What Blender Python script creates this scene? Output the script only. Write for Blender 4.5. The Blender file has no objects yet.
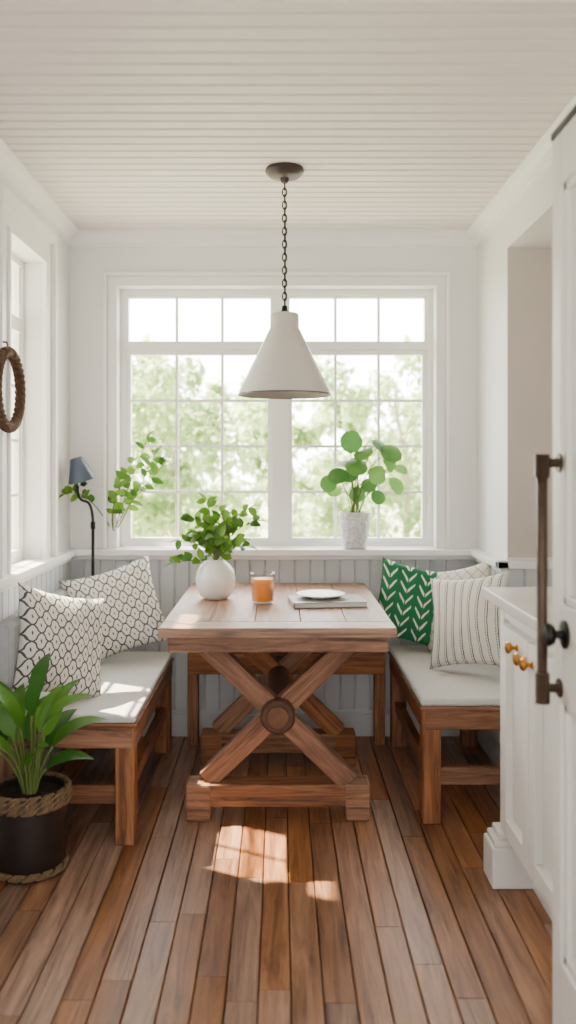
import bpy, bmesh, math, random
from mathutils import Vector, Matrix
random.seed(7)
scene=bpy.context.scene
def lin(c):
    return tuple(((v/255)/12.92 if v/255<=0.04045 else ((v/255+0.055)/1.055)**2.4) for v in c)+(1,)
# ---------------- materials
class NT:
    def __init__(s,name):
        s.m=bpy.data.materials.new(name); s.m.use_nodes=True
        s.t=s.m.node_tree; s.b=s.t.nodes['Principled BSDF']; s.out=s.t.nodes['Material Output']
    def n(s,typ,**k):
        x=s.t.nodes.new(typ)
        for a,b in k.items(): setattr(x,a,b)
        return x
    def l(s,a,b): s.t.links.new(a,b)
    def math(s,op,a,b=None,c=None):
        x=s.n('ShaderNodeMath',operation=op)
        for i,v in enumerate((a,b,c)):
            if v is None: continue
            if isinstance(v,(int,float)): x.inputs[i].default_value=v
            else: s.l(v,x.inputs[i])
        return x.outputs[0]
    def mix(s,f,a,b):
        x=s.n('ShaderNodeMix',data_type='RGBA')
        for i,v in ((0,f),(6,a),(7,b)):
            if isinstance(v,(int,float,tuple)): x.inputs[i].default_value=v
            else: s.l(v,x.inputs[i])
        return x.outputs[2]
    def bump(s,h,st=.2,d=.01):
        x=s.n('ShaderNodeBump'); x.inputs['Strength'].default_value=st; x.inputs['Distance'].default_value=d
        s.l(h,x.inputs['Height']); s.l(x.outputs[0],s.b.inputs['Normal'])
def plain(name,c,rough=.5,metal=0,var=.06,scale=12,bump=.1,spec=.5,bd=.003):
    m=NT(name); tc=m.n('ShaderNodeTexCoord'); no=m.n('ShaderNodeTexNoise'); no.inputs['Scale'].default_value=scale; no.inputs['Detail'].default_value=4
    m.l(tc.outputs['Object'],no.inputs['Vector'])
    a=lin(c); d=tuple(max(0,v*(1-var*2)) for v in a[:3])+(1,)
    m.l(m.mix(no.outputs[0],d,a),m.b.inputs['Base Color'])
    m.b.inputs['Roughness'].default_value=rough; m.b.inputs['Metallic'].default_value=metal
    m.b.inputs['Specular IOR Level'].default_value=spec
    if bump: m.bump(no.outputs[0],bump,bd)
    return m.m
def wood(name,c1,c2,c3,rough=.5,axis=0,island=False,sc=1.0,bump=.35,tone=.35,knots=True,sat=(.75,.4)):
    m=NT(name); tc=m.n('ShaderNodeTexCoord'); mp=m.n('ShaderNodeMapping')
    s=[16*sc]*3; s[axis]=1.1*sc; mp.inputs['Scale'].default_value=s
    if island:
        g=m.n('ShaderNodeNewGeometry'); rnd=g.outputs['Random Per Island']
    else:
        g=m.n('ShaderNodeObjectInfo'); rnd=g.outputs['Random']
    off=m.math('MULTIPLY',rnd,37.0); cb=m.n('ShaderNodeCombineXYZ')
    for i in range(3): m.l(off,cb.inputs[i])
    va=m.n('ShaderNodeVectorMath',operation='ADD'); m.l(tc.outputs['Object'],va.inputs[0]); m.l(cb.outputs[0],va.inputs[1])
    m.l(va.outputs[0],mp.inputs['Vector'])
    no=m.n('ShaderNodeTexNoise'); no.inputs['Scale'].default_value=1.6; no.inputs['Detail'].default_value=9; no.inputs['Roughness'].default_value=.68; no.inputs['Distortion'].default_value=.9
    m.l(mp.outputs[0],no.inputs['Vector'])
    cr=m.n('ShaderNodeValToRGB'); e=cr.color_ramp.elements
    e[0].position=.3; e[0].color=lin(c1); e[1].position=.7; e[1].color=lin(c3)
    k=e.new(.46); k.color=lin(c2)
    m.l(no.outputs[0],cr.inputs[0]); col=cr.outputs[0]
    if knots:
        mp2=m.n('ShaderNodeMapping'); s2=[9]*3; s2[axis]=3.2; mp2.inputs['Scale'].default_value=s2; m.l(va.outputs[0],mp2.inputs['Vector'])
        vo=m.n('ShaderNodeTexVoronoi'); vo.inputs['Scale'].default_value=1; m.l(mp2.outputs[0],vo.inputs['Vector'])
        kn=m.math('MULTIPLY',m.math('SUBTRACT',1.0,m.math('MINIMUM',m.math('MULTIPLY',vo.outputs[0],5.0),1.0)),.75)
        col=m.mix(kn,col,tuple(v*.45 for v in lin(c1)[:3])+(1,))
    n3=m.n('ShaderNodeTexNoise'); n3.inputs['Scale'].default_value=5; n3.inputs['Detail'].default_value=3; m.l(va.outputs[0],n3.inputs['Vector'])
    hs=m.n('ShaderNodeHueSaturation')
    m.l(m.math('ADD',m.math('MULTIPLY_ADD',rnd,tone,.78-tone*.5),m.math('MULTIPLY',n3.outputs[0],.44)),hs.inputs['Value'])
    r2=m.math('FRACT',m.math('MULTIPLY',rnd,7.3)); m.l(m.math('MULTIPLY_ADD',r2,sat[1],sat[0]),hs.inputs['Saturation'])
    m.l(col,hs.inputs['Color']); m.l(hs.outputs[0],m.b.inputs['Base Color'])
    m.l(m.math('MULTIPLY_ADD',no.outputs[0],.2,rough-.1),m.b.inputs['Roughness'])
    m.bump(no.outputs[0],bump,.004)
    return m.m
def linen(name,c,dark,sc=260):
    m=NT(name); tc=m.n('ShaderNodeTexCoord')
    no=m.n('ShaderNodeTexNoise'); no.inputs['Scale'].default_value=40; no.inputs['Detail'].default_value=6
    m.l(tc.outputs['Object'],no.inputs['Vector'])
    w1=m.n('ShaderNodeTexWave',bands_direction='X'); w2=m.n('ShaderNodeTexWave',bands_direction='Y')
    for w in (w1,w2): w.inputs['Scale'].default_value=sc/6; w.inputs['Distortion'].default_value=1.2; m.l(tc.outputs['Object'],w.inputs['Vector'])
    h=m.math('MULTIPLY',m.math('ADD',w1.outputs[1],w2.outputs[1]),.5)
    f=m.math('MULTIPLY',m.math('ADD',h,no.outputs[0]),.5)
    m.l(m.mix(f,lin(dark),lin(c)),m.b.inputs['Base Color']); m.b.inputs['Roughness'].default_value=.95
    m.b.inputs['Specular IOR Level'].default_value=.15
    m.bump(f,.35,.003); return m.m
def fabric(name,kind,base,ink):
    m=NT(name); uv=m.n('ShaderNodeUVMap'); sp=m.n('ShaderNodeSeparateXYZ')
    no=m.n('ShaderNodeTexNoise'); no.inputs['Scale'].default_value=14; m.l(uv.outputs[0],no.inputs['Vector'])
    va=m.n('ShaderNodeVectorMath',operation='MULTIPLY_ADD'); m.l(no.outputs['Color'],va.inputs[0]); va.inputs[1].default_value=(.02,.02,.02); m.l(uv.outputs[0],va.inputs[2])
    m.l(va.outputs[0],sp.inputs[0]); u,v=sp.outputs[0],sp.outputs[1]
    M=m.math
    def absfr(x,k,o=0): return M('ABSOLUTE',M('SUBTRACT',M('FRACT',M('MULTIPLY_ADD',x,k,o)),.5))
    if kind=='scale':
        K=6.5
        a=absfr(M('ADD',M('ADD',u,v),M('MULTIPLY',M('SINE',M('MULTIPLY',M('SUBTRACT',u,v),2*math.pi*K)),.012)),K)
        b=absfr(M('ADD',M('SUBTRACT',u,v),M('MULTIPLY',M('SINE',M('MULTIPLY',M('ADD',u,v),2*math.pi*K)),.012)),K)
        f=M('MAXIMUM',M('LESS_THAN',a,.07),M('LESS_THAN',b,.07))
        d=M('MULTIPLY',M('GREATER_THAN',a,.43),M('GREATER_THAN',b,.40)); f=M('MAXIMUM',f,d)
    elif kind=='chevron':
        cu=absfr(u,4.0); y=M('FRACT',M('ADD',M('MULTIPLY',v,6.5),M('MULTIPLY',cu,-2.4)))
        th=M('MULTIPLY_ADD',cu,-.35,.34)
        f=M('MULTIPLY',M('LESS_THAN',y,th),M('MULTIPLY',M('LESS_THAN',cu,.38),M('GREATER_THAN',cu,.035)))
    elif kind=='stripe':
        a=absfr(u,9.0); d=absfr(v,34.0); b=absfr(u,9.0,.22)
        f=M('MAXIMUM',M('LESS_THAN',a,.05),M('MULTIPLY',M('LESS_THAN',b,.05),M('LESS_THAN',d,.3)))
    else:
        a=absfr(M('ADD',u,v),7); b=absfr(M('SUBTRACT',u,v),7)
        f=M('MULTIPLY',M('MAXIMUM',M('LESS_THAN',a,.07),M('LESS_THAN',b,.07)),.6)
    m.l(m.mix(f,lin(base),lin(ink)),m.b.inputs['Base Color']); m.b.inputs['Roughness'].default_value=.9
    m.b.inputs['Specular IOR Level'].default_value=.2
    n2=m.n('ShaderNodeTexNoise'); n2.inputs['Scale'].default_value=120; m.l(uv.outputs[0],n2.inputs['Vector']); m.bump(n2.outputs[0],.3,.004)
    return m.m
def leafmat(name,c1,c2,trans=.35,rough=.45):
    m=NT(name); g=m.n('ShaderNodeNewGeometry')
    col=m.mix(g.outputs['Random Per Island'],lin(c1),lin(c2)); m.l(col,m.b.inputs['Base Color']); m.b.inputs['Roughness'].default_value=rough
    t=m.n('ShaderNodeBsdfTranslucent'); m.l(col,t.inputs[0]); mx=m.n('ShaderNodeMixShader'); mx.inputs[0].default_value=trans
    m.l(m.b.outputs[0],mx.inputs[1]); m.l(t.outputs[0],mx.inputs[2]); m.l(mx.outputs[0],m.out.inputs[0]); return m.m
WHITE=plain('white_paint',(232,231,230),.55,var=.02,bump=.05)
CEIL=plain('ceiling_paint',(232,224,219),.5,var=.02,bump=.05)
TRIM=plain('trim_paint',(240,239,237),.4,var=.01,bump=.03)
WAIN=plain('wainscot_paint',(202,204,206),.5,var=.02,bump=.03)
CAB=plain('cabinet_paint',(228,226,222),.45,var=.015,bump=.03)
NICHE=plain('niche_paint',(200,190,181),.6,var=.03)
STONE=plain('counter_stone',(222,218,214),.25,var=.12,scale=6,bump=0)
FLOORW=wood('floor_wood',(74,48,33),(130,88,60),(170,124,90),rough=.40,axis=1,island=True,sc=1.3,bump=.15,tone=.5,knots=False,sat=(.7,.42))
OAK=wood('rustic_wood',(58,33,18),(126,78,45),(174,119,76),rough=.6,axis=0,sc=1.6,bump=.6,tone=.3,sat=(.82,.25))
TOPW=wood('tabletop_wood',(80,52,36),(138,97,69),(176,134,102),rough=.45,axis=0,sc=1.6,bump=.4,tone=.25,sat=(.85,.25))
BLACKM=plain('black_metal',(34,33,34),.4,.6,bump=0)
CANOPY=plain('canopy_metal',(70,62,60),.4,.5,bump=0)
BRONZE=plain('aged_bronze',(84,66,54),.4,.5,var=.25,scale=30)
BRASS=plain('brass',(200,142,66),.28,1,bump=0)
SEAT=linen('seat_linen',(220,219,217),(182,181,179))
BACKL=linen('backrest_linen',(180,182,185),(140,142,146))
CER=plain('white_ceramic',(238,236,232),.3,var=.01,bump=.1,scale=20)
POTTEX=NT('textured_ceramic')
def _pt():
    m=POTTEX; tc=m.n('ShaderNodeTexCoord'); v=m.n('ShaderNodeTexVoronoi'); v.inputs['Scale'].default_value=55; m.l(tc.outputs['Object'],v.inputs['Vector'])
    m.l(m.mix(v.outputs[0],lin((190,194,196)),lin((240,240,240))),m.b.inputs['Base Color']); m.b.inputs['Roughness'].default_value=.5; m.bump(v.outputs[0],.8,.006)
_pt(); POTTEX=POTTEX.m
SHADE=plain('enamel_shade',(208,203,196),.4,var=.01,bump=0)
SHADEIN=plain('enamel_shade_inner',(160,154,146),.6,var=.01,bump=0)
BLUE=plain('blue_grey_enamel',(66,80,98),.4,.1,bump=0)
SOIL=plain('soil',(48,34,26),.95,var=.4,scale=80,bump=1,bd=.01)
POTD=plain('dark_pot',(36,25,22),.45,var=.3,scale=8,bump=.3)
ROPE=plain('rope',(132,106,76),.9,var=.35,scale=90,bump=.8,bd=.004)
WICK=plain('wicker',(104,72,48),.8,var=.4,scale=70,bump=.8,bd=.004)
LEAF1=leafmat('bright_leaf',(48,94,22),(116,158,50))
LEAF2=leafmat('pilea_leaf',(46,92,40),(106,150,72))
LEAF3=leafmat('strap_leaf',(36,86,24),(104,156,50))
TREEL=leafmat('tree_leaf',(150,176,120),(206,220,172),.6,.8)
STEM=plain('stem',(96,112,50),.7)
BARK=plain('bark',(188,180,166),.9)
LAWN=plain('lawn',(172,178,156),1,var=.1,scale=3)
PAPER=plain('paper',(232,230,226),.6,bump=0)
COVER=plain('magazine_cover',(170,170,168),.4,var=.25,scale=9,bump=0)
JM=NT('orange_juice'); JM.b.inputs['Base Color'].default_value=lin((255,152,0)); JM.b.inputs['Roughness'].default_value=.35; JM=JM.m
def glassm(name,f,tint=(1,1,1,1),bl=.25):
    m=NT(name); t=m.n('ShaderNodeBsdfTransparent'); t.inputs[0].default_value=tint; g=m.n('ShaderNodeBsdfGlossy'); g.inputs['Roughness'].default_value=.03
    lw=m.n('ShaderNodeLayerWeight'); lw.inputs[0].default_value=bl; mx=m.n('ShaderNodeMixShader'); m.l(m.math('MULTIPLY',lw.outputs[1],f),mx.inputs[0])
    m.l(t.outputs[0],mx.inputs[1]); m.l(g.outputs[0],mx.inputs[2]); m.l(mx.outputs[0],m.out.inputs[0]); return m.m
PANE=glassm('window_glass',.4); TUMB=glassm('tumbler_glass',.7,(.95,.95,.95,1),.35)
FP=[fabric('fabric_scale','scale',(224,220,213),(86,84,87)),fabric('fabric_green','chevron',(40,112,76),(222,228,210)),fabric('fabric_stripe','stripe',(222,217,210),(78,76,80)),fabric('fabric_lattice','lat',(222,215,205),(136,128,116))]
# ---------------- mesh helpers
def addobj(name,me,mats,parent=None,smooth=False,loc=None,bev=0,seg=2):
    ob=bpy.data.objects.new(name,me); scene.collection.objects.link(ob)
    for m in (mats if isinstance(mats,(list,tuple)) else [mats]): me.materials.append(m)
    if smooth:
        for p in me.polygons: p.use_smooth=True
    if loc is not None: ob.location=loc
    if bev:
        b=ob.modifiers.new('bev','BEVEL'); b.width=bev; b.segments=seg; b.limit_method='ANGLE'; b.angle_limit=.6
    if parent: 
        ob.parent=parent; ob.matrix_parent_inverse=Matrix.Translation(-parent.location)
    return ob
def empty(name,loc=(0,0,0)):
    e=bpy.data.objects.new(name,None); e.empty_display_size=.1; scene.collection.objects.link(e); e.location=loc; return e
def bm2(name,bm,mats,**k):
    me=bpy.data.meshes.new(name); bmesh.ops.recalc_face_normals(bm,faces=bm.faces); bm.to_mesh(me); bm.free(); return addobj(name,me,mats,**k)
def boxes(name,lst,mat,parent=None,bev=0,mi=None):
    bm=bmesh.new()
    for i,(a,b) in enumerate(lst):
        vs=[bm.verts.new((x,y,z)) for x in (a[0],b[0]) for y in (a[1],b[1]) for z in (a[2],b[2])]
        for f in ((0,1,3,2),(4,6,7,5),(0,4,5,1),(2,3,7,6),(0,2,6,4),(1,5,7,3)):
            fc=bm.faces.new([vs[j] for j in f])
            if mi: fc.material_index=mi[i]
    return bm2(name,bm,mat,parent=parent,bev=bev)
def beam(name,p0,p1,w,h,mat,parent=None,bev=.004,hint=None):
    p0=Vector(p0);p1=Vector(p1);d=p1-p0;L=d.length;x=d.normalized()
    hy=Vector(hint) if hint else (Vector((1,0,0)) if abs(x.y)>.8 else Vector((0,1,0)))
    z=x.cross(hy).normalized(); y=z.cross(x)
    bm=bmesh.new(); bmesh.ops.create_cube(bm,size=1); bmesh.ops.scale(bm,vec=(L,w,h),verts=bm.verts)
    ob=bm2(name,bm,mat,bev=bev)
    M=Matrix((x,y,z)).transposed().to_4x4(); M.translation=(p0+p1)/2
    if parent: ob.parent=parent; ob.matrix_parent_inverse=Matrix.Translation(-parent.location)
    ob.matrix_basis=M
    return ob
def lathe(name,prof,mat,loc=(0,0,0),n=48,parent=None,mi=None,M=None):
    bm=bmesh.new(); rings=[]
    for (r,z) in prof:
        rings.append([bm.verts.new((max(r,1e-4)*math.cos(2*math.pi*k/n),max(r,1e-4)*math.sin(2*math.pi*k/n),z)) for k in range(n)])
    for i in range(len(rings)-1):
        for k in range(n):
            f=bm.faces.new((rings[i][k],rings[i][(k+1)%n],rings[i+1][(k+1)%n],rings[i+1][k]))
            if mi: f.material_index=mi[i]
    bmesh.ops.remove_doubles(bm,verts=bm.verts,dist=1e-5)
    if M is not None: bmesh.ops.transform(bm,matrix=M,verts=bm.verts)
    ob=bm2(name,bm,mat,smooth=True,loc=loc,parent=parent)
    e=ob.modifiers.new('es','EDGE_SPLIT'); e.split_angle=.7
    return ob
def tube(bm,pts,r,n=8,closed=False,r1=None,mi=0):
    pts=[Vector(p) for p in pts]; N=len(pts); rings=[]; prev=None
    for i,p in enumerate(pts):
        if closed: t=(pts[(i+1)%N]-pts[i-1])
        else: t=pts[min(i+1,N-1)]-pts[max(i-1,0)]
        t.normalize()
        if prev is None:
            a=Vector((0,0,1)) if abs(t.z)<.9 else Vector((1,0,0)); u=t.cross(a).normalized()
        else: u=(prev-t*prev.dot(t)).normalized()
        prev=u; v=t.cross(u); rr=r if r1 is None else r+(r1-r)*i/(N-1)
        rings.append([bm.verts.new(p+(u*math.cos(2*math.pi*k/n)+v*math.sin(2*math.pi*k/n))*rr) for k in range(n)])
    for i in range(N if closed else N-1):
        A=rings[i];B=rings[(i+1)%N]
        for k in range(n):
            f=bm.faces.new((A[k],A[(k+1)%n],B[(k+1)%n],B[k])); f.material_index=mi; f.smooth=True
    if not closed:
        for rg in (rings[0],rings[-1]):
            f=bm.faces.new(rg); f.material_index=mi
def bez(p0,p1,p2,n=10):
    p0,p1,p2=Vector(p0),Vector(p1),Vector(p2)
    return [(p0*(1-t)**2+p1*2*t*(1-t)+p2*t*t) for t in [i/n for i in range(n+1)]]
def leaf(bm,base,d,L,W,bend=.5,shape='oval',n=7,fold=.25,up=Vector((0,0,1)),mi=0,roll=0):
    base=Vector(base); d=Vector(d).normalized()
    s=d.cross(up)
    if s.length<.05: s=Vector((1,0,0))
    s.normalize(); nn=s.cross(d).normalized()
    if roll:
        q=Matrix.Rotation(roll,3,d); s=q@s; nn=q@nn
    prev=None; p=base.copy(); cur=d.copy(); step=L/n
    for i in range(n+1):
        t=i/n
        if shape=='oval': w=math.sin(math.pi*min(1,t**.8))**.8
        elif shape=='round': w=math.sqrt(max(0,1-(2*t-1)**2))
        else: w=(math.sin(math.pi*t**.7))**.8
        w=max(w,.03)*W/2
        row=[bm.verts.new(p-s*w+nn*w*fold),bm.verts.new(p),bm.verts.new(p+s*w+nn*w*fold)]
        if prev:
            for j in range(2):
                f=bm.faces.new((prev[j],prev[j+1],row[j+1],row[j])); f.material_index=mi; f.smooth=True
        prev=row
        q=Matrix.Rotation(-bend/n,3,s); cur=q@cur; nn=q@nn; p=p+cur*step
def fin(name,bm,mats,parent=None,loc=None):
    me=bpy.data.meshes.new(name); bm.to_mesh(me); bm.free(); return addobj(name,me,mats,parent=parent,loc=loc)
# ---------------- room
XL,XR,YB,ZC=-1.05,.985,4.25,2.51
Y0=-.6
def planks(name,x0,x1,y0,y1,w,gap,zt,th,mat,along='Y',lens=(.7,1.5),down=False):
    bm=bmesh.new(); a=x0 if along=='Y' else y0; aend=x1 if along=='Y' else y1
    r=random.Random(3)
    while a<aend-1e-4:
        b=min(a+w,aend); s0,s1=(y0,y1) if along=='Y' else (x0,x1)
        s=s0-(r.uniform(0,lens[0]) if lens else 0)
        while s<s1:
            e=s+(r.uniform(*lens) if lens else (s1-s0)); 
            c0,c1=max(s,s0),min(e,s1)
            if c1-c0>.03:
                g=gap/2; ch=gap*.9
                eg=.001 if lens else 0
                def V(u,v,z): return (u,v,z) if along=='Y' else (v,u,z)
                sg=-1 if not down else 1
                lo=zt+sg*th; mid=zt+sg*ch
                P=[(a+g,c0+eg),(b-g,c0+eg),(b-g,c1-eg),(a+g,c1-eg)]
                I=[(a+g+ch,c0+eg),(b-g-ch,c0+eg),(b-g-ch,c1-eg),(a+g+ch,c1-eg)]
                bot=[bm.verts.new(V(u,v,lo)) for u,v in P]; md=[bm.verts.new(V(u,v,mid)) for u,v in P]; tp=[bm.verts.new(V(u,v,zt)) for u,v in I]
                bm.faces.new(tp)
                for k in range(4):
                    k2=(k+1)%4
                    bm.faces.new((bot[k],bot[k2],md[k2],md[k])); bm.faces.new((md[k],md[k2],tp[k2],tp[k]))
            s=e
        a=b
    return bm2(name,bm,mat)
GROOVE=plain('floor_gap',(30,20,15),.9)
CGAP=plain('ceiling_gap',(96,90,86),.9)
fl=planks('floor',-1.3,1.75,Y0,4.4,.083,.003,0,.02,FLOORW,lens=(.6,1.5))
sub=boxes('subfloor',[((-1.3,Y0,-.06),(1.75,4.4,-.019))],GROOVE,parent=fl)
ce=planks('ceiling',-1.3,1.75,Y0,4.4,.068,.007,ZC,.025,CEIL,along='X',lens=None,down=True)
boxes('ceiling_backing',[((-1.3,Y0,ZC+.012),(1.75,4.4,ZC+.08))],CGAP,parent=ce)
WX0,WX1,WZ0,WZ1=-.81,.775,.935,2.24
LY0,LY1=3.25,3.74
YT=4.40
boxes('wall_back',[((-1.3,YB,0),(WX0,YT,2.6)),((WX1,YB,0),(1.75,YT,2.6)),((WX0,YB,0),(WX1,YT,WZ0)),((WX0,YB,WZ1),(WX1,YT,2.6))],WHITE)
boxes('wall_left',[((-1.22,Y0,0),(XL,LY0,2.6)),((-1.22,LY1,0),(XL,4.25,2.6)),((-1.22,LY0,0),(XL,LY1,WZ0)),((-1.22,LY0,WZ1),(XL,LY1,2.6))],WHITE)
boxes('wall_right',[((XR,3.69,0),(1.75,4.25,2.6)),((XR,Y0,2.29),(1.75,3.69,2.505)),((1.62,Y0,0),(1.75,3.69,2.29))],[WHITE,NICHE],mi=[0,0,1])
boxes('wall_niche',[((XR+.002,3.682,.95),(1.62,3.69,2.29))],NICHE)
def wains(name,kind,a0,a1,c,z0,z1,w=.075):
    bm=bmesh.new(); a=a0; t=.012; g=.007
    while a<a1-1e-3:
        b=min(a+w,a1)
        pr=[(a,0),(a,t*.2),(a+g,t),(b-g,t),(b,t*.2),(b,0)]
        lo=[];hi=[]
        for (u,d) in pr:
            if kind=='B': p=(u,c-d)
            elif kind=='L': p=(c+d,u)
            elif kind=='R': p=(c-d,u)
            lo.append(bm.verts.new((p[0],p[1],z0))); hi.append(bm.verts.new((p[0],p[1],z1)))
        for k in range(5): bm.faces.new((lo[k],lo[k+1],hi[k+1],hi[k]))
        bm.faces.new(hi)
        a=b
    return bm2(name,bm,WAIN)
wains('trim_1','B',XL,XR,YB,0.1,WZ0-.03)
wains('trim_2','L',1.0,YB,XL,0.1,WZ0-.03)
wains('trim_3','R',3.69,YB,XR,0.1,WZ0-.03)
wains('trim_4','B',XR,1.62,3.69,0.1,WZ0-.03)
boxes('baseboard_back',[((XL,YB-.022,0),(XR,YB,.11)),((XL,YB-.015,.11),(XR,YB,.13))],WAIN,bev=.003)
boxes('baseboard_left',[((XL,1.0,0),(XL+.022,YB-.022,.11)),((XL,1.0,.11),(XL+.015,YB-.022,.13))],WAIN,bev=.003)
boxes('baseboard_right',[((XR-.022,3.69,0),(XR,YB-.022,.13))],WAIN,bev=.003)
boxes('trim_5',[((XL,YB-.08,WZ0-.032),(XR,YB,WZ0)),((WX0,YB,WZ0-.01),(WX1,YB+.09,WZ0+.003)),((XL,YB-.04,WZ0-.055),(XR,YB,WZ0-.032))],TRIM,bev=.004)
boxes('trim_6',[((XL,1.0,WZ0-.032),(XL+.05,YB-.08,WZ0)),((XL,1.0,WZ0-.055),(XL+.028,YB-.08,WZ0-.032)),((XL-.07,LY0,WZ0-.01),(XL,LY1,WZ0+.003))],TRIM,bev=.004)
boxes('trim_7',[((XR-.05,3.65,WZ0-.032),(XR,YB-.08,WZ0)),((XR-.05,3.65,WZ0-.032),(1.62,3.69,WZ0)),((XR-.028,3.68,WZ0-.055),(XR,YB-.08,WZ0-.032))],TRIM,bev=.004)
def crown(name,kind,a0,a1,c):
    bm=bmesh.new(); pr=[(0,0),(.06,0),(.06,.012),(.045,.02),(.028,.036),(.02,.054),(.014,.056),(.014,.07),(0,.075)]
    A=[];B=[]
    for d,h in pr:
        z=ZC-h
        for lst,a in ((A,a0),(B,a1)):
            p={'B':(a,c-d,z),'L':(c+d,a,z),'R':(c-d,a,z)}[kind]; lst.append(bm.verts.new(p))
    for k in range(len(pr)-1): bm.faces.new((A[k],A[k+1],B[k+1],B[k]))
    bm.faces.new(A); bm.faces.new(B)
    bm2(name,bm,TRIM)
crown('trim_8','B',XL,XR,YB); crown('trim_9','L',Y0,YB,XL); crown('trim_10','R',Y0,YB,XR)
def casing_back():
    L=[]; 
    def ring(o0,o1,th):
        x0,x1,z1=WX0,WX1,WZ1
        L.append(((x0-o1,YB-th,WZ0),(x0-o0,YB,z1+o0))); L.append(((x1+o0,YB-th,WZ0),(x1+o1,YB,z1+o0))); L.append(((x0-o1,YB-th,z1+o0),(x1+o1,YB,z1+o1)))
    ring(0,.012,.026); ring(.012,.05,.014); ring(.05,.068,.036)
    boxes('trim_11',L,TRIM,bev=.002)
casing_back()
def casing_left():
    L=[]
    def ring(o0,o1,th):
        L.append(((XL,LY0-o1,WZ0),(XL+th,LY0-o0,WZ1+o0))); L.append(((XL,LY1+o0,WZ0),(XL+th,LY1+o1,WZ1+o0))); L.append(((XL,LY0-o1,WZ1+o0),(XL+th,LY1+o1,WZ1+o1)))
    ring(0,.02,.024); ring(.02,.11,.014); ring(.11,.145,.036)
    boxes('trim_12',L,TRIM,bev=.002)
casing_left()
def window_back():
    e=empty('window_1',(0,4.35,1.5)); y0,y1=4.32,4.37
    x0,x1,z0,z1=WX0,WX1,WZ0,WZ1
    mz=1.955; fr=[]
    fr+=[((x0,y0-.01,z0),(x0+.03,y1,z1)),((x1-.03,y0-.01,z0),(x1,y1,z1)),((x0+.03,y0-.01,z1-.03),(x1-.03,y1,z1)),((x0+.03,y0-.01,z0),(x1-.03,y1,z0+.02)),((-.04,y0-.015,z0+.02),(.04,y1,z1-.03))]
    for a,b in ((x0+.03,-.04),(.04,x1-.03)):
        fr.append(((a,y0-.012,mz-.022),(b,y1,mz+.022)))
        fr+=[((a,y0,z0+.02),(a+.022,y1-.01,mz-.022)),((b-.022,y0,z0+.02),(b,y1-.01,mz-.022)),((a+.022,y0,mz-.045),(b-.022,y1-.01,mz-.022)),((a+.022,y0,z0+.02),(b-.022,y1-.01,z0+.045))]
        fr+=[((a,y0,mz+.022),(a+.01,y1-.01,z1-.03)),((b-.01,y0,mz+.022),(b,y1-.01,z1-.03)),((a+.01,y0,z1-.04),(b-.01,y1-.01,z1-.03))]
        la,lb=a+.022,b-.022
        for k in (1,2):
            xm=la+(lb-la)*k/3
            fr.append(((xm-.007,y0+.01,z0+.045),(xm+.007,y1-.02,mz-.045))); fr.append(((xm-.007,y0+.01,mz+.022),(xm+.007,y1-.02,z1-.04)))
        for k in (1,2,3):
            zm=z0+.045+(mz-.045-z0-.045)*k/4; fr.append(((la,y0+.012,zm-.007),(lb,y1-.022,zm+.007)))
    boxes('frame',fr,TRIM,parent=e,bev=.0015)
    boxes('glass_pane',[((x0+.03,4.344,z0+.02),(x1-.03,4.347,z1-.03))],PANE,parent=e)
window_back()
def window_left():
    e=empty('window_2',(-1.13,3.5,1.5)); x0,x1=-1.17,-1.125
    z0,z1=WZ0,WZ1; mz=1.955
    fr=[((x0,LY0,z0),(x1,LY0+.03,z1)),((x0,LY1-.03,z0),(x1,LY1,z1)),((x0,LY0+.03,z1-.03),(x1,LY1-.03,z1)),((x0,LY0+.03,z0),(x1,LY1-.03,z0+.05)),((x0,LY0+.03,mz-.03),(x1,LY1-.03,mz+.03)),
     ((x0+.01,LY0+.03,z0+.05),(x1-.008,LY0+.045,z1-.03)),((x0+.01,LY1-.045,z0+.05),(x1-.008,LY1-.03,z1-.03))]
    ym=(LY0+LY1)/2; fr.append(((x0+.015,ym-.007,z0+.05),(x1-.015,ym+.007,z1-.03)))
    for k in (1,2,3):
        zm=z0+.05+(mz-.03-z0-.05)*k/4; fr.append(((x0+.015,LY0+.03,zm-.007),(x1-.015,LY1-.03,zm+.007)))
    boxes('frame',fr,TRIM,parent=e,bev=.0015)
    boxes('glass_pane',[((-1.149,LY0+.03,z0+.05),(-1.146,LY1-.03,z1-.03))],PANE,parent=e)
window_left()
boxes('sun_block_eave',[((-1.3,4.4,2.55),(1.9,5.05,2.65))],WHITE)  # unseen overhang, added to keep direct sun out of the back window
# ---------------- outside
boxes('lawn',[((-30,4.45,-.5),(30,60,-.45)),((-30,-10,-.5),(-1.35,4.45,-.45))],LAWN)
def tree(name,cx,cy,h,rad,nclump,zmin,seed,sz=1,crr=(.15,.36),per=90):
    r=random.Random(seed); bm=bmesh.new()
    tube(bm,[(cx,cy,-.449),(cx+.05,cy,h*.4),(cx-.1,cy,h*.75)],.05,8,r1=.02,mi=1)
    for c in range(nclump):
        a=r.uniform(0,6.28); q=r.random()**.5*rad; z=r.uniform(zmin,h)
        c0=Vector((cx+q*math.cos(a),cy+q*math.sin(a)*.6,z)); cr=r.uniform(*crr)
        if c%5==0: tube(bm,bez((cx,cy,max(.2,z-.5)),(cx*.5+c0.x*.5,cy,z),c0,5),.012,5,r1=.005,mi=1)
        for k in range(per):
            d=Vector((r.gauss(0,1),r.gauss(0,1),r.gauss(0,1))).normalized()*cr*r.random()**.4
            dd=Vector((r.gauss(0,1),r.gauss(0,1),r.gauss(0,.7)-.3)); p=c0+d
            if p.z<-.2: continue
            leaf(bm,p,dd,r.uniform(.08,.14)*sz,r.uniform(.05,.09)*sz,.4,'oval',n=3)
    fin(name,bm,[TREEL,BARK])
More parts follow.
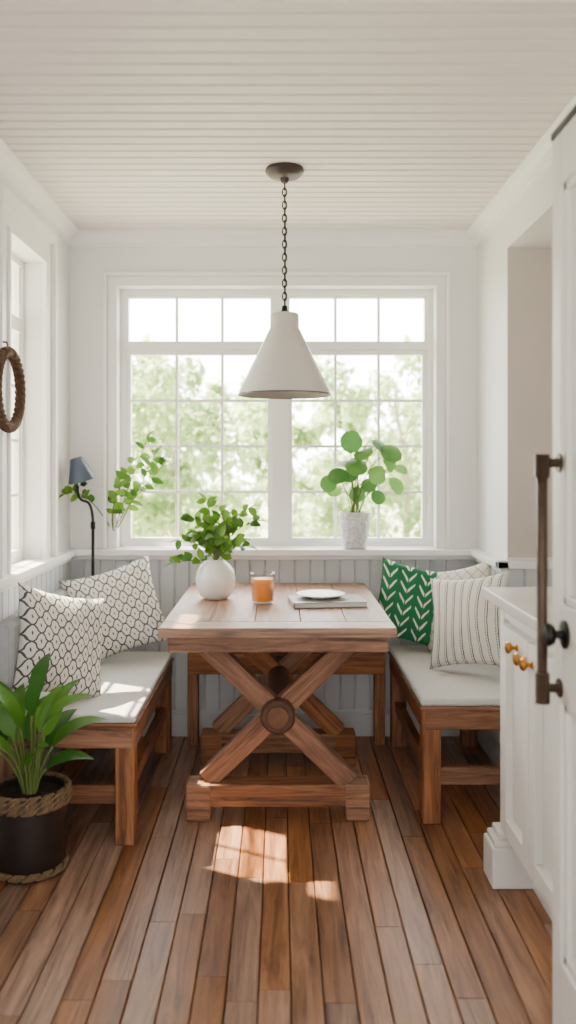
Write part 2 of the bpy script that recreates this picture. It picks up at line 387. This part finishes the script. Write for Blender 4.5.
tree('garden_tree',-1.1,8.9,2.7,1.25,60,.3,1)
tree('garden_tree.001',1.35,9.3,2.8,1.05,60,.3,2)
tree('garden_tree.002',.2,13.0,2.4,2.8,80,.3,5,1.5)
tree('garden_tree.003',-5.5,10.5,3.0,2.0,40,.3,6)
tree('sun_dapple_tree',-3.05,4.75,4.7,.62,12,3.2,12,1.0,(.12,.22),60)  # out of view, added in the sun's path to dapple the floor patch
def shrub(name,cx,cy,h,rad,seed,n=24):
    r=random.Random(seed); bm=bmesh.new()
    for i in range(n):
        a=r.uniform(0,6.28); tip=Vector((cx+rad*math.cos(a)*r.random(),cy+rad*math.sin(a)*r.random(),h*r.uniform(.6,1)-.1))
        pts=bez((cx,cy,-.449),(cx,cy,h*.5),tip,6); tube(bm,pts,.008,5,r1=.003,mi=1)
        for k in range(14):
            p=pts[2+k%5]; leaf(bm,p,(r.gauss(0,1),r.gauss(0,1),r.gauss(.2,.5)),.09,.045,.4,n=4)
    fin(name,bm,[TREEL,BARK])
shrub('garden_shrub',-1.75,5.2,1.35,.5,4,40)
# ---------------- table
T=empty('dining_table',(-.008,3.6,0)); cx=-.008
ZT=.774; tw=.422
ys,ye=3.0,4.15
nb=5; bw=(2*tw)/nb
for i in range(nb):
    x=cx-tw+bw*(i+.5)
    beam('top_board_%d'%(i+1),(x,ys+.13,ZT-.018),(x,ye,ZT-.018),bw-.002,.036,TOPW,T,bev=.003)
beam('top_breadboard',(cx-tw,ys+.064,ZT-.018),(cx+tw,ys+.064,ZT-.018),.128,.036,TOPW,T,bev=.004)
beam('apron_front',(cx-.395,ys+.06,.708),(cx+.395,ys+.06,.708),.04,.058,OAK,T)
beam('apron_left',(cx-.375,ys+.08,.708),(cx-.375,ye-.03,.708),.04,.058,OAK,T)
beam('apron_right',(cx+.375,ys+.08,.708),(cx+.375,ye-.03,.708),.04,.058,OAK,T)
for n_,yy in (('near',3.27),('far',3.87)):
    y=yy
    beam('top_beam_'+n_,(cx-.35,y,.70),(cx+.35,y,.70),.10,.07,OAK,T,bev=.008)
    beam('foot_beam_'+n_,(cx-.30,y,.095),(cx+.30,y,.095),.10,.085,OAK,T,bev=.008)
    for sgn in (-1,1):
        beam('foot_pad_%s_%d'%(n_,sgn),(cx+sgn*.35,y,.07),(cx+sgn*.255,y,.07),.115,.138,OAK,T,bev=.008)
    beam('cross_a_'+n_,(cx-.275,y-.012,.665),(cx+.275,y-.012,.14),.07,.078,OAK,T,bev=.006)
    beam('cross_b_'+n_,(cx+.275,y+.012,.665),(cx-.275,y+.012,.14),.07,.078,OAK,T,bev=.006)
MX=Matrix.Rotation(math.pi/2,4,'X')
DARKW=plain('wood_dark',(96,61,40),.6,var=.35,scale=40)
lathe('stretcher_log',[(0,-.37),(.058,-.37),(.066,-.362),(.066,-.335),(.046,-.33),(.046,.33),(.066,.335),(.066,.362),(.058,.37),(0,.37)],DARKW,loc=(cx,3.57,.40),parent=T,M=MX,n=32)
lathe('stretcher_peg',[(0,-.012),(.040,-.010),(.044,0),(.044,.02)],plain('wood_peg',(126,84,56),.6,var=.35,scale=40),loc=(cx,3.203,.40),parent=T,M=Matrix.Rotation(-math.pi/2,4,'X'),n=24)
# ---------------- benches
def bench(name,xf,xw,yn,yf,zt,back=False):
    e=empty(name,((xf+xw)/2,(yn+yf)/2,0)); s=1 if xw>xf else -1
    zf=zt-.04; L=.07
    beam('apron_front',(xf+s*.03,yn+.02,zf-.04),(xf+s*.03,yf,zf-.04),.045,.08,OAK,e)
    beam('apron_end',(xf+s*.02,yn+.03,zf-.04),(xw,yn+.03,zf-.04),.045,.078,OAK,e)
    beam('apron_wall',(xw-s*.03,yn+.06,zf-.04),(xw-s*.03,yf,zf-.04),.04,.07,OAK,e)
    for nm,(x,y) in {'leg_1':(xf+s*.045,yn+.045),'leg_2':(xf+s*.045,yf-.04),'leg_3':(xw-s*.05,yn+.045),'leg_4':(xw-s*.05,yf-.04)}.items():
        beam(nm,(x,y,.0005),(x,y,zf-.002),L,L,OAK,e,bev=.005)
    beam('stretcher_end',(xf+s*.05,yn+.045,.175),(xw-s*.05,yn+.045,.175),.035,.065,OAK,e)
    beam('stretcher_front',(xf+s*.045,yn+.05,.19),(xf+s*.045,yf-.05,.19),.035,.055,OAK,e)
    boxes('seat_board',[((min(xf,xw),yn,zf-.004),(max(xf,xw),yf,zf+.010))],OAK,parent=e,bev=.003)
    b=boxes('seat_cushion',[((min(xf,xw)+.002,yn+.002,zf+.0105),(max(xf,xw)-.004,yf-.004,zt))],SEAT,parent=e,bev=.012)
    b.modifiers['bev'].segments=4
    if back:
        xb=xw
        a=boxes('backrest',[((min(xb,xb-s*.07),yn+.02,zt),(max(xb,xb-s*.07),yf,.79))],BACKL,parent=e,bev=.025)
        a.modifiers['bev'].segments=5
    return e
bench('wooden_bench',-.505,-1.02,3.0,4.05,.465,True)
bench('wooden_bench',.525,.958,3.18,4.14,.475)
rb=empty('wooden_bench',(0,4.1,0))
beam('seat_board',(-.44,4.1,.44),(.50,4.1,.44),.14,.03,OAK,rb)
beam('apron_front',(-.44,4.05,.39),(.50,4.05,.39),.03,.07,OAK,rb)
for x in (-.42,.48): beam('leg',(x,4.12,.0005),(x,4.12,.425),.06,.05,OAK,rb)
# ---------------- pillows
def pillow(name,c,w,h,t,roll,lean,yaw,mat,seed=0):
    n=26; r=random.Random(seed); bm=bmesh.new(); uvl=bm.loops.layers.uv.new('UVMap'); V={}
    ph=[r.uniform(0,6) for _ in range(6)]
    for side in (-1,1):
        for i in range(n+1):
            for j in range(n+1):
                u=-1+2*i/n; v=-1+2*j/n; edge=i in(0,n) or j in (0,n)
                if edge and side==1: V[(1,i,j)]=V[(-1,i,j)]; continue
                pinx=1-.11*(1-v*v); piny=1-.11*(1-u*u)
                th=((1-u*u)*(1-v*v))**.42*t/2
                th*=1+.14*math.sin(3*u+ph[0])*math.sin(2.5*v+ph[1])+.07*math.sin(7*u+ph[2]+3*v)
                V[(side,i,j)]=bm.verts.new((u*pinx*w/2, side*th, v*piny*h/2))
    for side in (-1,1):
        for i in range(n):
            for j in range(n):
                q=[(i,j),(i+1,j),(i+1,j+1),(i,j+1)]
                if side==1: q.reverse()
                f=bm.faces.new([V[(side,a,b)] for a,b in q]); f.smooth=True
                for lp,(a,b) in zip(f.loops,q): lp[uvl].uv=(a/n,b/n)
    me=bpy.data.meshes.new(name); bm.to_mesh(me); bm.free()
    ob=addobj(name,me,mat); d=math.radians
    ob.matrix_basis=Matrix.Translation(c)@Matrix.Rotation(d(yaw),4,'Z')@Matrix.Rotation(-d(lean),4,'X')@Matrix.Rotation(d(roll),4,'Y')
    return ob
pillow('patterned_pillow',(-.74,3.86,.69),.42,.41,.15,-16,18,12,FP[0],1)
pillow('patterned_pillow',(-.83,3.22,.675),.40,.41,.15,16,18,52,FP[0],2)
pillow('green_pillow',(.635,4.02,.69),.38,.38,.11,11,12,-8,FP[1],3)
pillow('lattice_pillow',(.822,3.91,.70),.38,.38,.09,-14,14,-46,FP[3],4)
pillow('striped_pillow',(.80,3.60,.69),.38,.40,.12,-10,18,-42,FP[2],5)
# ---------------- pendant lamp
px,py=.018,3.33
P=empty('pendant_lamp',(px,py,2.0))
lathe('canopy',[(0,ZC),(.074,ZC),(.076,ZC-.012),(.06,ZC-.03),(.02,ZC-.038),(.012,ZC-.055),(0,ZC-.056)],CANOPY,loc=(px,py,0),parent=P)
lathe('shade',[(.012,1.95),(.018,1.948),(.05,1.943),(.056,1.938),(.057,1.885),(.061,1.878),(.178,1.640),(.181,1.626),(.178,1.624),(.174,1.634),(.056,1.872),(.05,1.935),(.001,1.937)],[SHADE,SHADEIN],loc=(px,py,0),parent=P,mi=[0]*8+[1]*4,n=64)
lathe('rim',[(.1785,1.628),(.183,1.628),(.183,1.622),(.1785,1.622),(.1785,1.628)],plain('shade_rim',(90,82,75),.4),loc=(px,py,0),parent=P,n=64)
lathe('finial',[(0,1.975),(.01,1.973),(.012,1.955),(.02,1.95),(.02,1.944),(0,1.944)],BLACKM,loc=(px,py,0),parent=P,n=24)
lathe('bulb',[(0,1.70),(.022,1.708),(.032,1.73),(.028,1.76),(.016,1.80),(.016,1.937)],plain('bulb_glass',(245,240,228),.3),loc=(px,py,0),parent=P,n=24)
bm=bmesh.new(); z=1.985; i=0
while z<ZC-.05:
    pts=[]
    for k in range(14):
        a=2*math.pi*k/14; u=.0085*math.cos(a)
        pts.append((px+(u if i%2 else 0),py+(0 if i%2 else u),z+.0165*math.sin(a)))
    tube(bm,pts,.0028,6,closed=True); z+=.0255; i+=1
tube(bm,[(px+.003,py,1.97),(px+.004,py+.003,2.2),(px+.002,py,ZC-.05)],.0018,6)
fin('chain',bm,[BLACKM],parent=P)
# ---------------- task lamp in corner
lx,ly=-.905,4.115
F=empty('floor_lamp',(lx,ly,0))
lathe('base',[(0,.0005),(.05,.0005),(.052,.012),(.012,.02),(0,.02)],BLACKM,loc=(lx,ly,0),parent=F,n=32)
bm=bmesh.new()
tube(bm,[(lx,ly,.015),(lx,ly,.6),(lx,ly,1.06)],.008,10)
tube(bm,bez((lx,ly,1.05),(lx+.0,ly,1.17),(lx-.035,ly-.01,1.175),8)+bez((lx-.035,ly-.01,1.175),(lx-.075,ly-.02,1.18),(lx-.07,ly-.02,1.25),8)[1:],.007,8)
tube(bm,[(lx,ly,1.04),(lx,ly,1.075)],.012,10)
fin('pole',bm,[BLACKM],parent=F)
Ms=Matrix.Translation((lx-.06,ly-.03,1.33))@Matrix.Rotation(math.radians(-14),4,'Y')@Matrix.Rotation(math.radians(10),4,'X')
lathe('lamp_shade',[(0,.058),(.026,.056),(.032,.048),(.036,.03),(.066,-.05),(.068,-.056),(.064,-.052),(.034,.026),(.0,.045)],BLUE,parent=F,M=Ms,n=40)
lathe('lamp_socket',[(0,.0),(.014,0),(.014,-.07),(.022,-.075),(.0,-.09)],BLACKM,parent=F,M=Ms,n=24)
# ---------------- plants
def spray(bm,base,tip,r,nl,L,W,ctrl=None,mi=0,start=.25,rad=.003,face=0):
    base=Vector(base);tip=Vector(tip)
    mid=Vector(ctrl) if ctrl else (base+tip)/2+Vector((0,0,.05))
    pts=bez(base,mid,tip,12); tube(bm,pts,rad,6,r1=rad*.5,mi=1)
    for k in range(nl):
        t=start+(1-start)*k/max(1,nl-1); i=min(11,int(t*12)); p=pts[i].lerp(pts[i+1],t*12-i) if i<12 else pts[-1]
        tg=(pts[min(i+1,12)]-pts[i]).normalized()
        side=Vector((r.gauss(0,1),r.gauss(0,1-.7*face),r.gauss(.3,.5))); side=(side-tg*side.dot(tg)).normalized()
        up=Vector((r.gauss(0,.3),-1,.5)) if face else Vector((0,0,1))
        leaf(bm,p,tg*.5+side,L*r.uniform(.7,1.15),W*r.uniform(.8,1.1),r.uniform(.3,1.0)*(1-.6*face),'oval',n=6,mi=mi,roll=r.uniform(-.5,.5),up=up)
    leaf(bm,pts[-1],(pts[-1]-pts[-2]),L,W,.5,'oval',n=6,mi=mi)
vx,vy=-.277,3.66
V_=empty('potted_plant',(vx,vy,ZT))
lathe('vase',[(0,.001),(.045,.001),(.066,.016),(.082,.05),(.086,.085),(.08,.12),(.062,.148),(.042,.162),(.036,.170),(.033,.166),(.038,.155),(.0,.14)],CER,loc=(vx,vy,ZT),parent=V_)
bm=bmesh.new(); r=random.Random(21)
for (dx,dy,dz) in [(-.15,0,.12),(-.11,.04,.22),(-.04,-.03,.29),(.02,.05,.24),(.07,-.02,.22),(.14,.0,.26),(.17,.03,.2),(.13,-.05,.10),(-.17,-.03,.03),(-.07,-.06,.15),(.03,-.07,.14),(.1,.08,.12),(-.09,.09,.13),(.0,-.03,.2),(.06,.0,.17),(-.05,.0,.2)]:
    spray(bm,(vx,vy,ZT+.155),(vx+dx,vy+dy,ZT+.13+dz*1.0),r,9,.058,.036,ctrl=(vx+dx*.25,vy+dy*.3,ZT+.16+dz*.7),face=.5)
fin('leaves',bm,[LEAF1,STEM],parent=V_)
bx,by=-.83,4.25
B_=empty('leafy_branches_in_vase',(bx,by,WZ0+.004))
lathe('bud_vase',[(0,.001),(.022,.001),(.026,.02),(.024,.05),(.012,.075),(.013,.09),(.010,.088),(0,.02)],CER,loc=(bx,by,WZ0+.004),parent=B_,n=32)
bm=bmesh.new(); r=random.Random(5); zb=WZ0+.07
def wz(pxl,pyl,y): s=850/y; return ((pxl-280)/s, y, 1.35-(pyl-465)/s)
for (q,c,y) in [((163,466),(116,516),4.10),((147,440),(120,506),4.14),((132,464),(108,500),4.16),((66,494),(88,486),4.07),((156,454),(136,496),4.1),((120,488),(108,512),4.12)]:
    spray(bm,(bx,by,zb),wz(q[0],q[1],y),r,9,.062,.038,ctrl=wz(c[0],c[1],4.18),start=.45,rad=.0035,face=.7)
fin('branches',bm,[LEAF1,STEM],parent=B_)
qx,qy=.372,4.225; zq=WZ0+.004
Q=empty('potted_pilea',(qx,qy,zq))
lathe('pot',[(0,.001),(.058,.001),(.062,.008),(.08,.155),(.084,.165),(.084,.178),(.074,.178),(.070,.15),(0,.145)],[POTTEX],loc=(qx,qy,zq),parent=Q)
lathe('soil',[(0,.158),(.072,.157)],SOIL,loc=(qx,qy,zq),parent=Q)
bm=bmesh.new(); r=random.Random(9)
tg=[(345,432,13),(362,449,12),(372,440,11),(381,447,13),(338,462,13),(348,472,12),(333,476,10),(365,462,13),(377,466,11),(390,478,11),(352,458,11),(368,478,10),(384,457,10),(357,486,10),(342,488,10),(374,490,9),(356,470,11),(394,468,8)]
for (a,b,sz) in tg:
    y=4.22+r.uniform(-.09,.03); tip=Vector(wz(a,b,y)); base=Vector((qx+r.uniform(-.02,.02),qy+r.uniform(-.02,.02),zq+.155))
    pts=bez(base,(base.x*.75+tip.x*.25,y,tip.z-.02),tip,9); tube(bm,pts,.003,6,r1=.002,mi=1)
    D=sz*1.75/200; dirx=(tip.x-qx)*4+r.uniform(-.8,.8)
    leaf(bm,tip,(dirx,-.5,-.25+r.uniform(-.4,.5)),D*1.05,D*.95,r.uniform(.6,1.5),'round',n=10,fold=r.uniform(-.35,.15),up=Vector((r.uniform(-.6,.6),-.5,.8)))
fin('leaves',bm,[LEAF2,STEM],parent=Q)
fx,fy=-.835,2.84
Fp=empty('potted_floor_plant',(fx,fy,0))
lathe('pot',[(0,.0005),(.105,.0005),(.112,.012),(.122,.10),(.124,.22),(.126,.275),(.114,.275),(.110,.24),(0,.235)],POTD,loc=(fx,fy,0),parent=Fp)
lathe('soil',[(0,.258),(.06,.256),(.112,.25)],SOIL,loc=(fx,fy,0),parent=Fp)
bm=bmesh.new()
def braid(z,rad,rr):
    for s_ in (0,math.pi,math.pi/2):
        pts=[]
        for k in range(160):
            a=2*math.pi*k/160; q=16*a+s_; pts.append(((rad+rr*.7*math.cos(q))*math.cos(a)+fx,(rad+rr*.7*math.cos(q))*math.sin(a)+fy,z+rr*.9*math.sin(q)))
        tube(bm,pts,rr*.6,6,closed=True)
braid(.272,.124,.009); braid(.255,.127,.009); braid(.238,.127,.009); braid(.022,.117,.009); 
fin('rope_rim',bm,[ROPE],parent=Fp)
bm=bmesh.new(); r=random.Random(31)
for k in range(20):
    a=k*2.4+.4; t=k/20; el=1.42-.7*t
    d=Vector((math.cos(a)*math.cos(el)*.85-.03,math.sin(a)*math.cos(el)*.6-.08,math.sin(el))).normalized()
    b0=Vector((fx+.02*math.cos(a),fy+.02*math.sin(a),.25)); st_=r.uniform(.18,.30)*(1.15-.65*t)
    pts=bez(b0,b0+Vector((d.x*.3,d.y*.3,1))*st_*.6,b0+(d+Vector((0,0,.5))).normalized()*st_,6); tube(bm,pts,.0042,6,mi=1)
    leaf(bm,pts[-1],(pts[-1]-pts[-2])+d*.02,r.uniform(.17,.22),r.uniform(.058,.07),r.uniform(.6,1.1)+.4*t,'strap',n=12,fold=.28,up=Vector((r.uniform(-.3,.3),-.4,1)))
fin('leaves',bm,[LEAF3,STEM],parent=Fp)
# ---------------- table items
gx,gy=-.072,3.54
G=empty('juice_glass',(gx,gy,ZT))
lathe('tumbler',[(0,.001),(.042,.001),(.045,.004),(.054,.126),(.052,.127),(.0505,.126),(.0435,.012),(0,.011)],TUMB,loc=(gx,gy,ZT),parent=G)
lathe('juice',[(0,.0125),(.0425,.0125),(.0492,.102),(.048,.104),(0,.104)],JM,loc=(gx,gy,ZT),parent=G)
def book(name,c,w,d,h,rot,mat):
    e=empty(name,(c[0],c[1],c[2]))
    obs=[boxes('cover_bottom',[((-w/2,-d/2,0),(w/2,d/2,.003))],mat,bev=.001),boxes('pages',[((-w/2+.004,-d/2+.004,.003),(w/2-.004,d/2-.004,h-.003))],PAPER),boxes('cover_top',[((-w/2,-d/2,h-.003),(w/2,d/2,h))],mat,bev=.001),boxes('spine',[((-w/2-.003,-d/2,0),(-w/2,d/2,h))],mat)]
    for o in obs: o.parent=e
    e.rotation_euler=(0,0,rot)
book('book',(.195,3.52,ZT+.001),.30,.20,.022,.12,COVER)
lathe('plate',[(0,.001),(.055,.001),(.06,.004),(.098,.014),(.102,.018),(.098,.019),(.058,.009),(0,.008)],CER,loc=(.17,3.545,ZT+.0235))
# ---------------- cabinet
C=empty('base_cabinet',(1.1,2.2,0))
xf=.725; yc=2.04
boxes('carcass',[((xf+.02,yc,.15),(1.58,2.80,.905)),((xf+.08,yc,.0),(1.58,2.72,.15))],CAB,parent=C)
fr=[((xf,2.755,.15),(xf+.02,2.80,.905)),((xf,yc,.15),(xf+.02,2.12,.905)),((xf+.003,2.12,.855),(xf+.02,2.755,.905))]
def shaker(y0,y1,z0,z1,s=.055):
    f=xf-.012
    return [((f,y0,z0),(xf+.02,y0+s,z1)),((f,y1-s,z0),(xf+.02,y1,z1)),((f,y0+s,z0),(xf+.02,y1-s,z0+s)),((f,y0+s,z1-s),(xf+.02,y1-s,z1)),((xf+.012,y0+s,z0+s),(xf+.02,y1-s,z1-s))]
fr+=shaker(2.448,2.745,.175,.84); fr+=shaker(2.13,2.440,.175,.84)
boxes('doors',fr,CAB,parent=C,bev=.002)
boxes('plinth_block',[((.675,2.70,.0005),(.83,2.825,.13)),((.685,2.71,.13),(.82,2.82,.15)),((.70,2.72,.15),(.81,2.81,.172))],CAB,parent=C,bev=.006)
MK=Matrix.Rotation(-math.pi/2,4,'Y')
kp=[(0,0),(.012,0),(.012,.003),(.006,.006),(.006,.014),(.015,.019),(.019,.026),(.015,.033),(0,.037)]
for i,(y,z) in enumerate([(2.56,.80),(2.47,.785),(2.405,.785)]):
    lathe('knob_%d'%(i+1),kp,BRASS,loc=(xf-.012,y,z),M=MK,parent=C,n=24)
ct=boxes('stone_countertop',[((.68,yc,.905),(1.6,2.86,.94))],STONE,parent=C,bev=.004)
# ---------------- door
D=empty('door_1',(.67,1.6,0)); dx=.648
y0,y1=1.15,2.024
st=.06
dl=[((dx+.020,y0,.008),(dx+.030,y1,2.12))]
for (a,b) in ((y0,y0+st),(y1-st,y1)): dl.append(((dx,a,.008),(dx+.046,b,2.12)))
for (a,b) in ((.008,.2),(.80,1.03),(2.0,2.12)): dl.append(((dx,y0+st,a),(dx+.046,y1-st,b)))
for (a,b) in ((.2,.80),(1.03,2.0)):
    dl+= [((dx+.008,y1-st-.02,a),(dx+.03,y1-st,b)),((dx+.008,y0+st,a),(dx+.03,y0+st+.02,b)),((dx+.008,y0+st,a),(dx+.03,y1-st,a+.02)),((dx+.008,y0+st,b-.02),(dx+.03,y1-st,b))]
boxes('leaf',dl,CAB,parent=D,bev=.003)
boxes('top_strip',[((dx-.004,y0,2.12),(dx+.05,y1,2.137))],BLACKM,parent=D,bev=.002)  # black strip along the top edge of the door
H=empty('pull_handle',(.61,1.97,1.1)); H.parent=D; H.matrix_parent_inverse=Matrix.Translation(-D.location)
bm=bmesh.new(); hy=1.965; hx=.606
tube(bm,[(hx,hy,.835),(hx,hy,1.1),(hx,hy,1.355)],.0125,14)
for z in (.835,1.355):
    s_=1 if z>1 else -1
    tube(bm,[(dx,hy,z),(hx+.01,hy,z)],.011,12)
    tube(bm,[(hx,hy,z-.035),(hx,hy,z+.02 if s_>0 else z+.035)],.0175,14)
    tube(bm,[(dx,hy,z),(dx-.005,hy,z)],.022,16)
fin('bar',bm,[BRONZE],parent=H)
lathe('black_knob',[(0,0),(.032,0),(.032,.005),(.010,.009),(.009,.022),(.022,.028),(.027,.038),(.022,.048),(0,.052)],BLACKM,loc=(dx,1.93,.965),M=MK,parent=D,n=32)
# ---------------- wreath ring
bm=bmesh.new()
for s_ in (0,2.09,4.19):
    pts=[]
    for k in range(150):
        a=2*math.pi*k/150; q=12*a+s_; rr=.138+.011*math.cos(q)
        pts.append((-.992+.011*math.sin(q),3.11+rr*math.cos(a),1.625+rr*math.sin(a)))
    tube(bm,pts,.0105,8,closed=True)
tube(bm,[(-1.04,3.11,1.80),(-1.0,3.11,1.80)],.004,6); tube(bm,[(-1.0,3.11,1.80),(-.992,3.11,1.765)],.003,6)
fin('woven_wreath',bm,[WICK])
# ---------------- light
sd=Vector((1.05,-.54,-1.7)).normalized()
s=bpy.data.lights.new('sun','SUN'); s.energy=60; s.angle=math.radians(.9); s.color=(1,.84,.62)
so=bpy.data.objects.new('sun',s); scene.collection.objects.link(so); so.rotation_euler=sd.to_track_quat('-Z','Y').to_euler(); so.location=(-4,6,8)
w=bpy.data.worlds.new('sky'); scene.world=w; w.use_nodes=True; t=w.node_tree; bg=t.nodes['Background']
tc=t.nodes.new('ShaderNodeTexCoord'); sp=t.nodes.new('ShaderNodeSeparateXYZ'); t.links.new(tc.outputs['Generated'],sp.inputs[0])
mr=t.nodes.new('ShaderNodeMapRange'); mr.interpolation_type='SMOOTHSTEP'
t.links.new(sp.outputs[1],mr.inputs[0]); mr.inputs[1].default_value=-.5; mr.inputs[2].default_value=.5; mr.inputs[3].default_value=3.3; mr.inputs[4].default_value=18
t.links.new(mr.outputs[0],bg.inputs[1]); bg.inputs[0].default_value=(1,.98,.955,1)
# ---------------- camera
cd=bpy.data.cameras.new('cam'); cam=bpy.data.objects.new('camera',cd); scene.collection.objects.link(cam); scene.camera=cam
cam.location=(0,0,1.35); cam.rotation_euler=(math.pi/2,0,0)
cd.sensor_fit='VERTICAL'; cd.sensor_height=36; cd.sensor_width=36; cd.lens=850/1024*36
cd.shift_x=8/1024; cd.shift_y=-47/1024; cd.clip_start=.05
cd.dof.use_dof=True; cd.dof.focus_distance=3.3; cd.dof.aperture_fstop=1.6
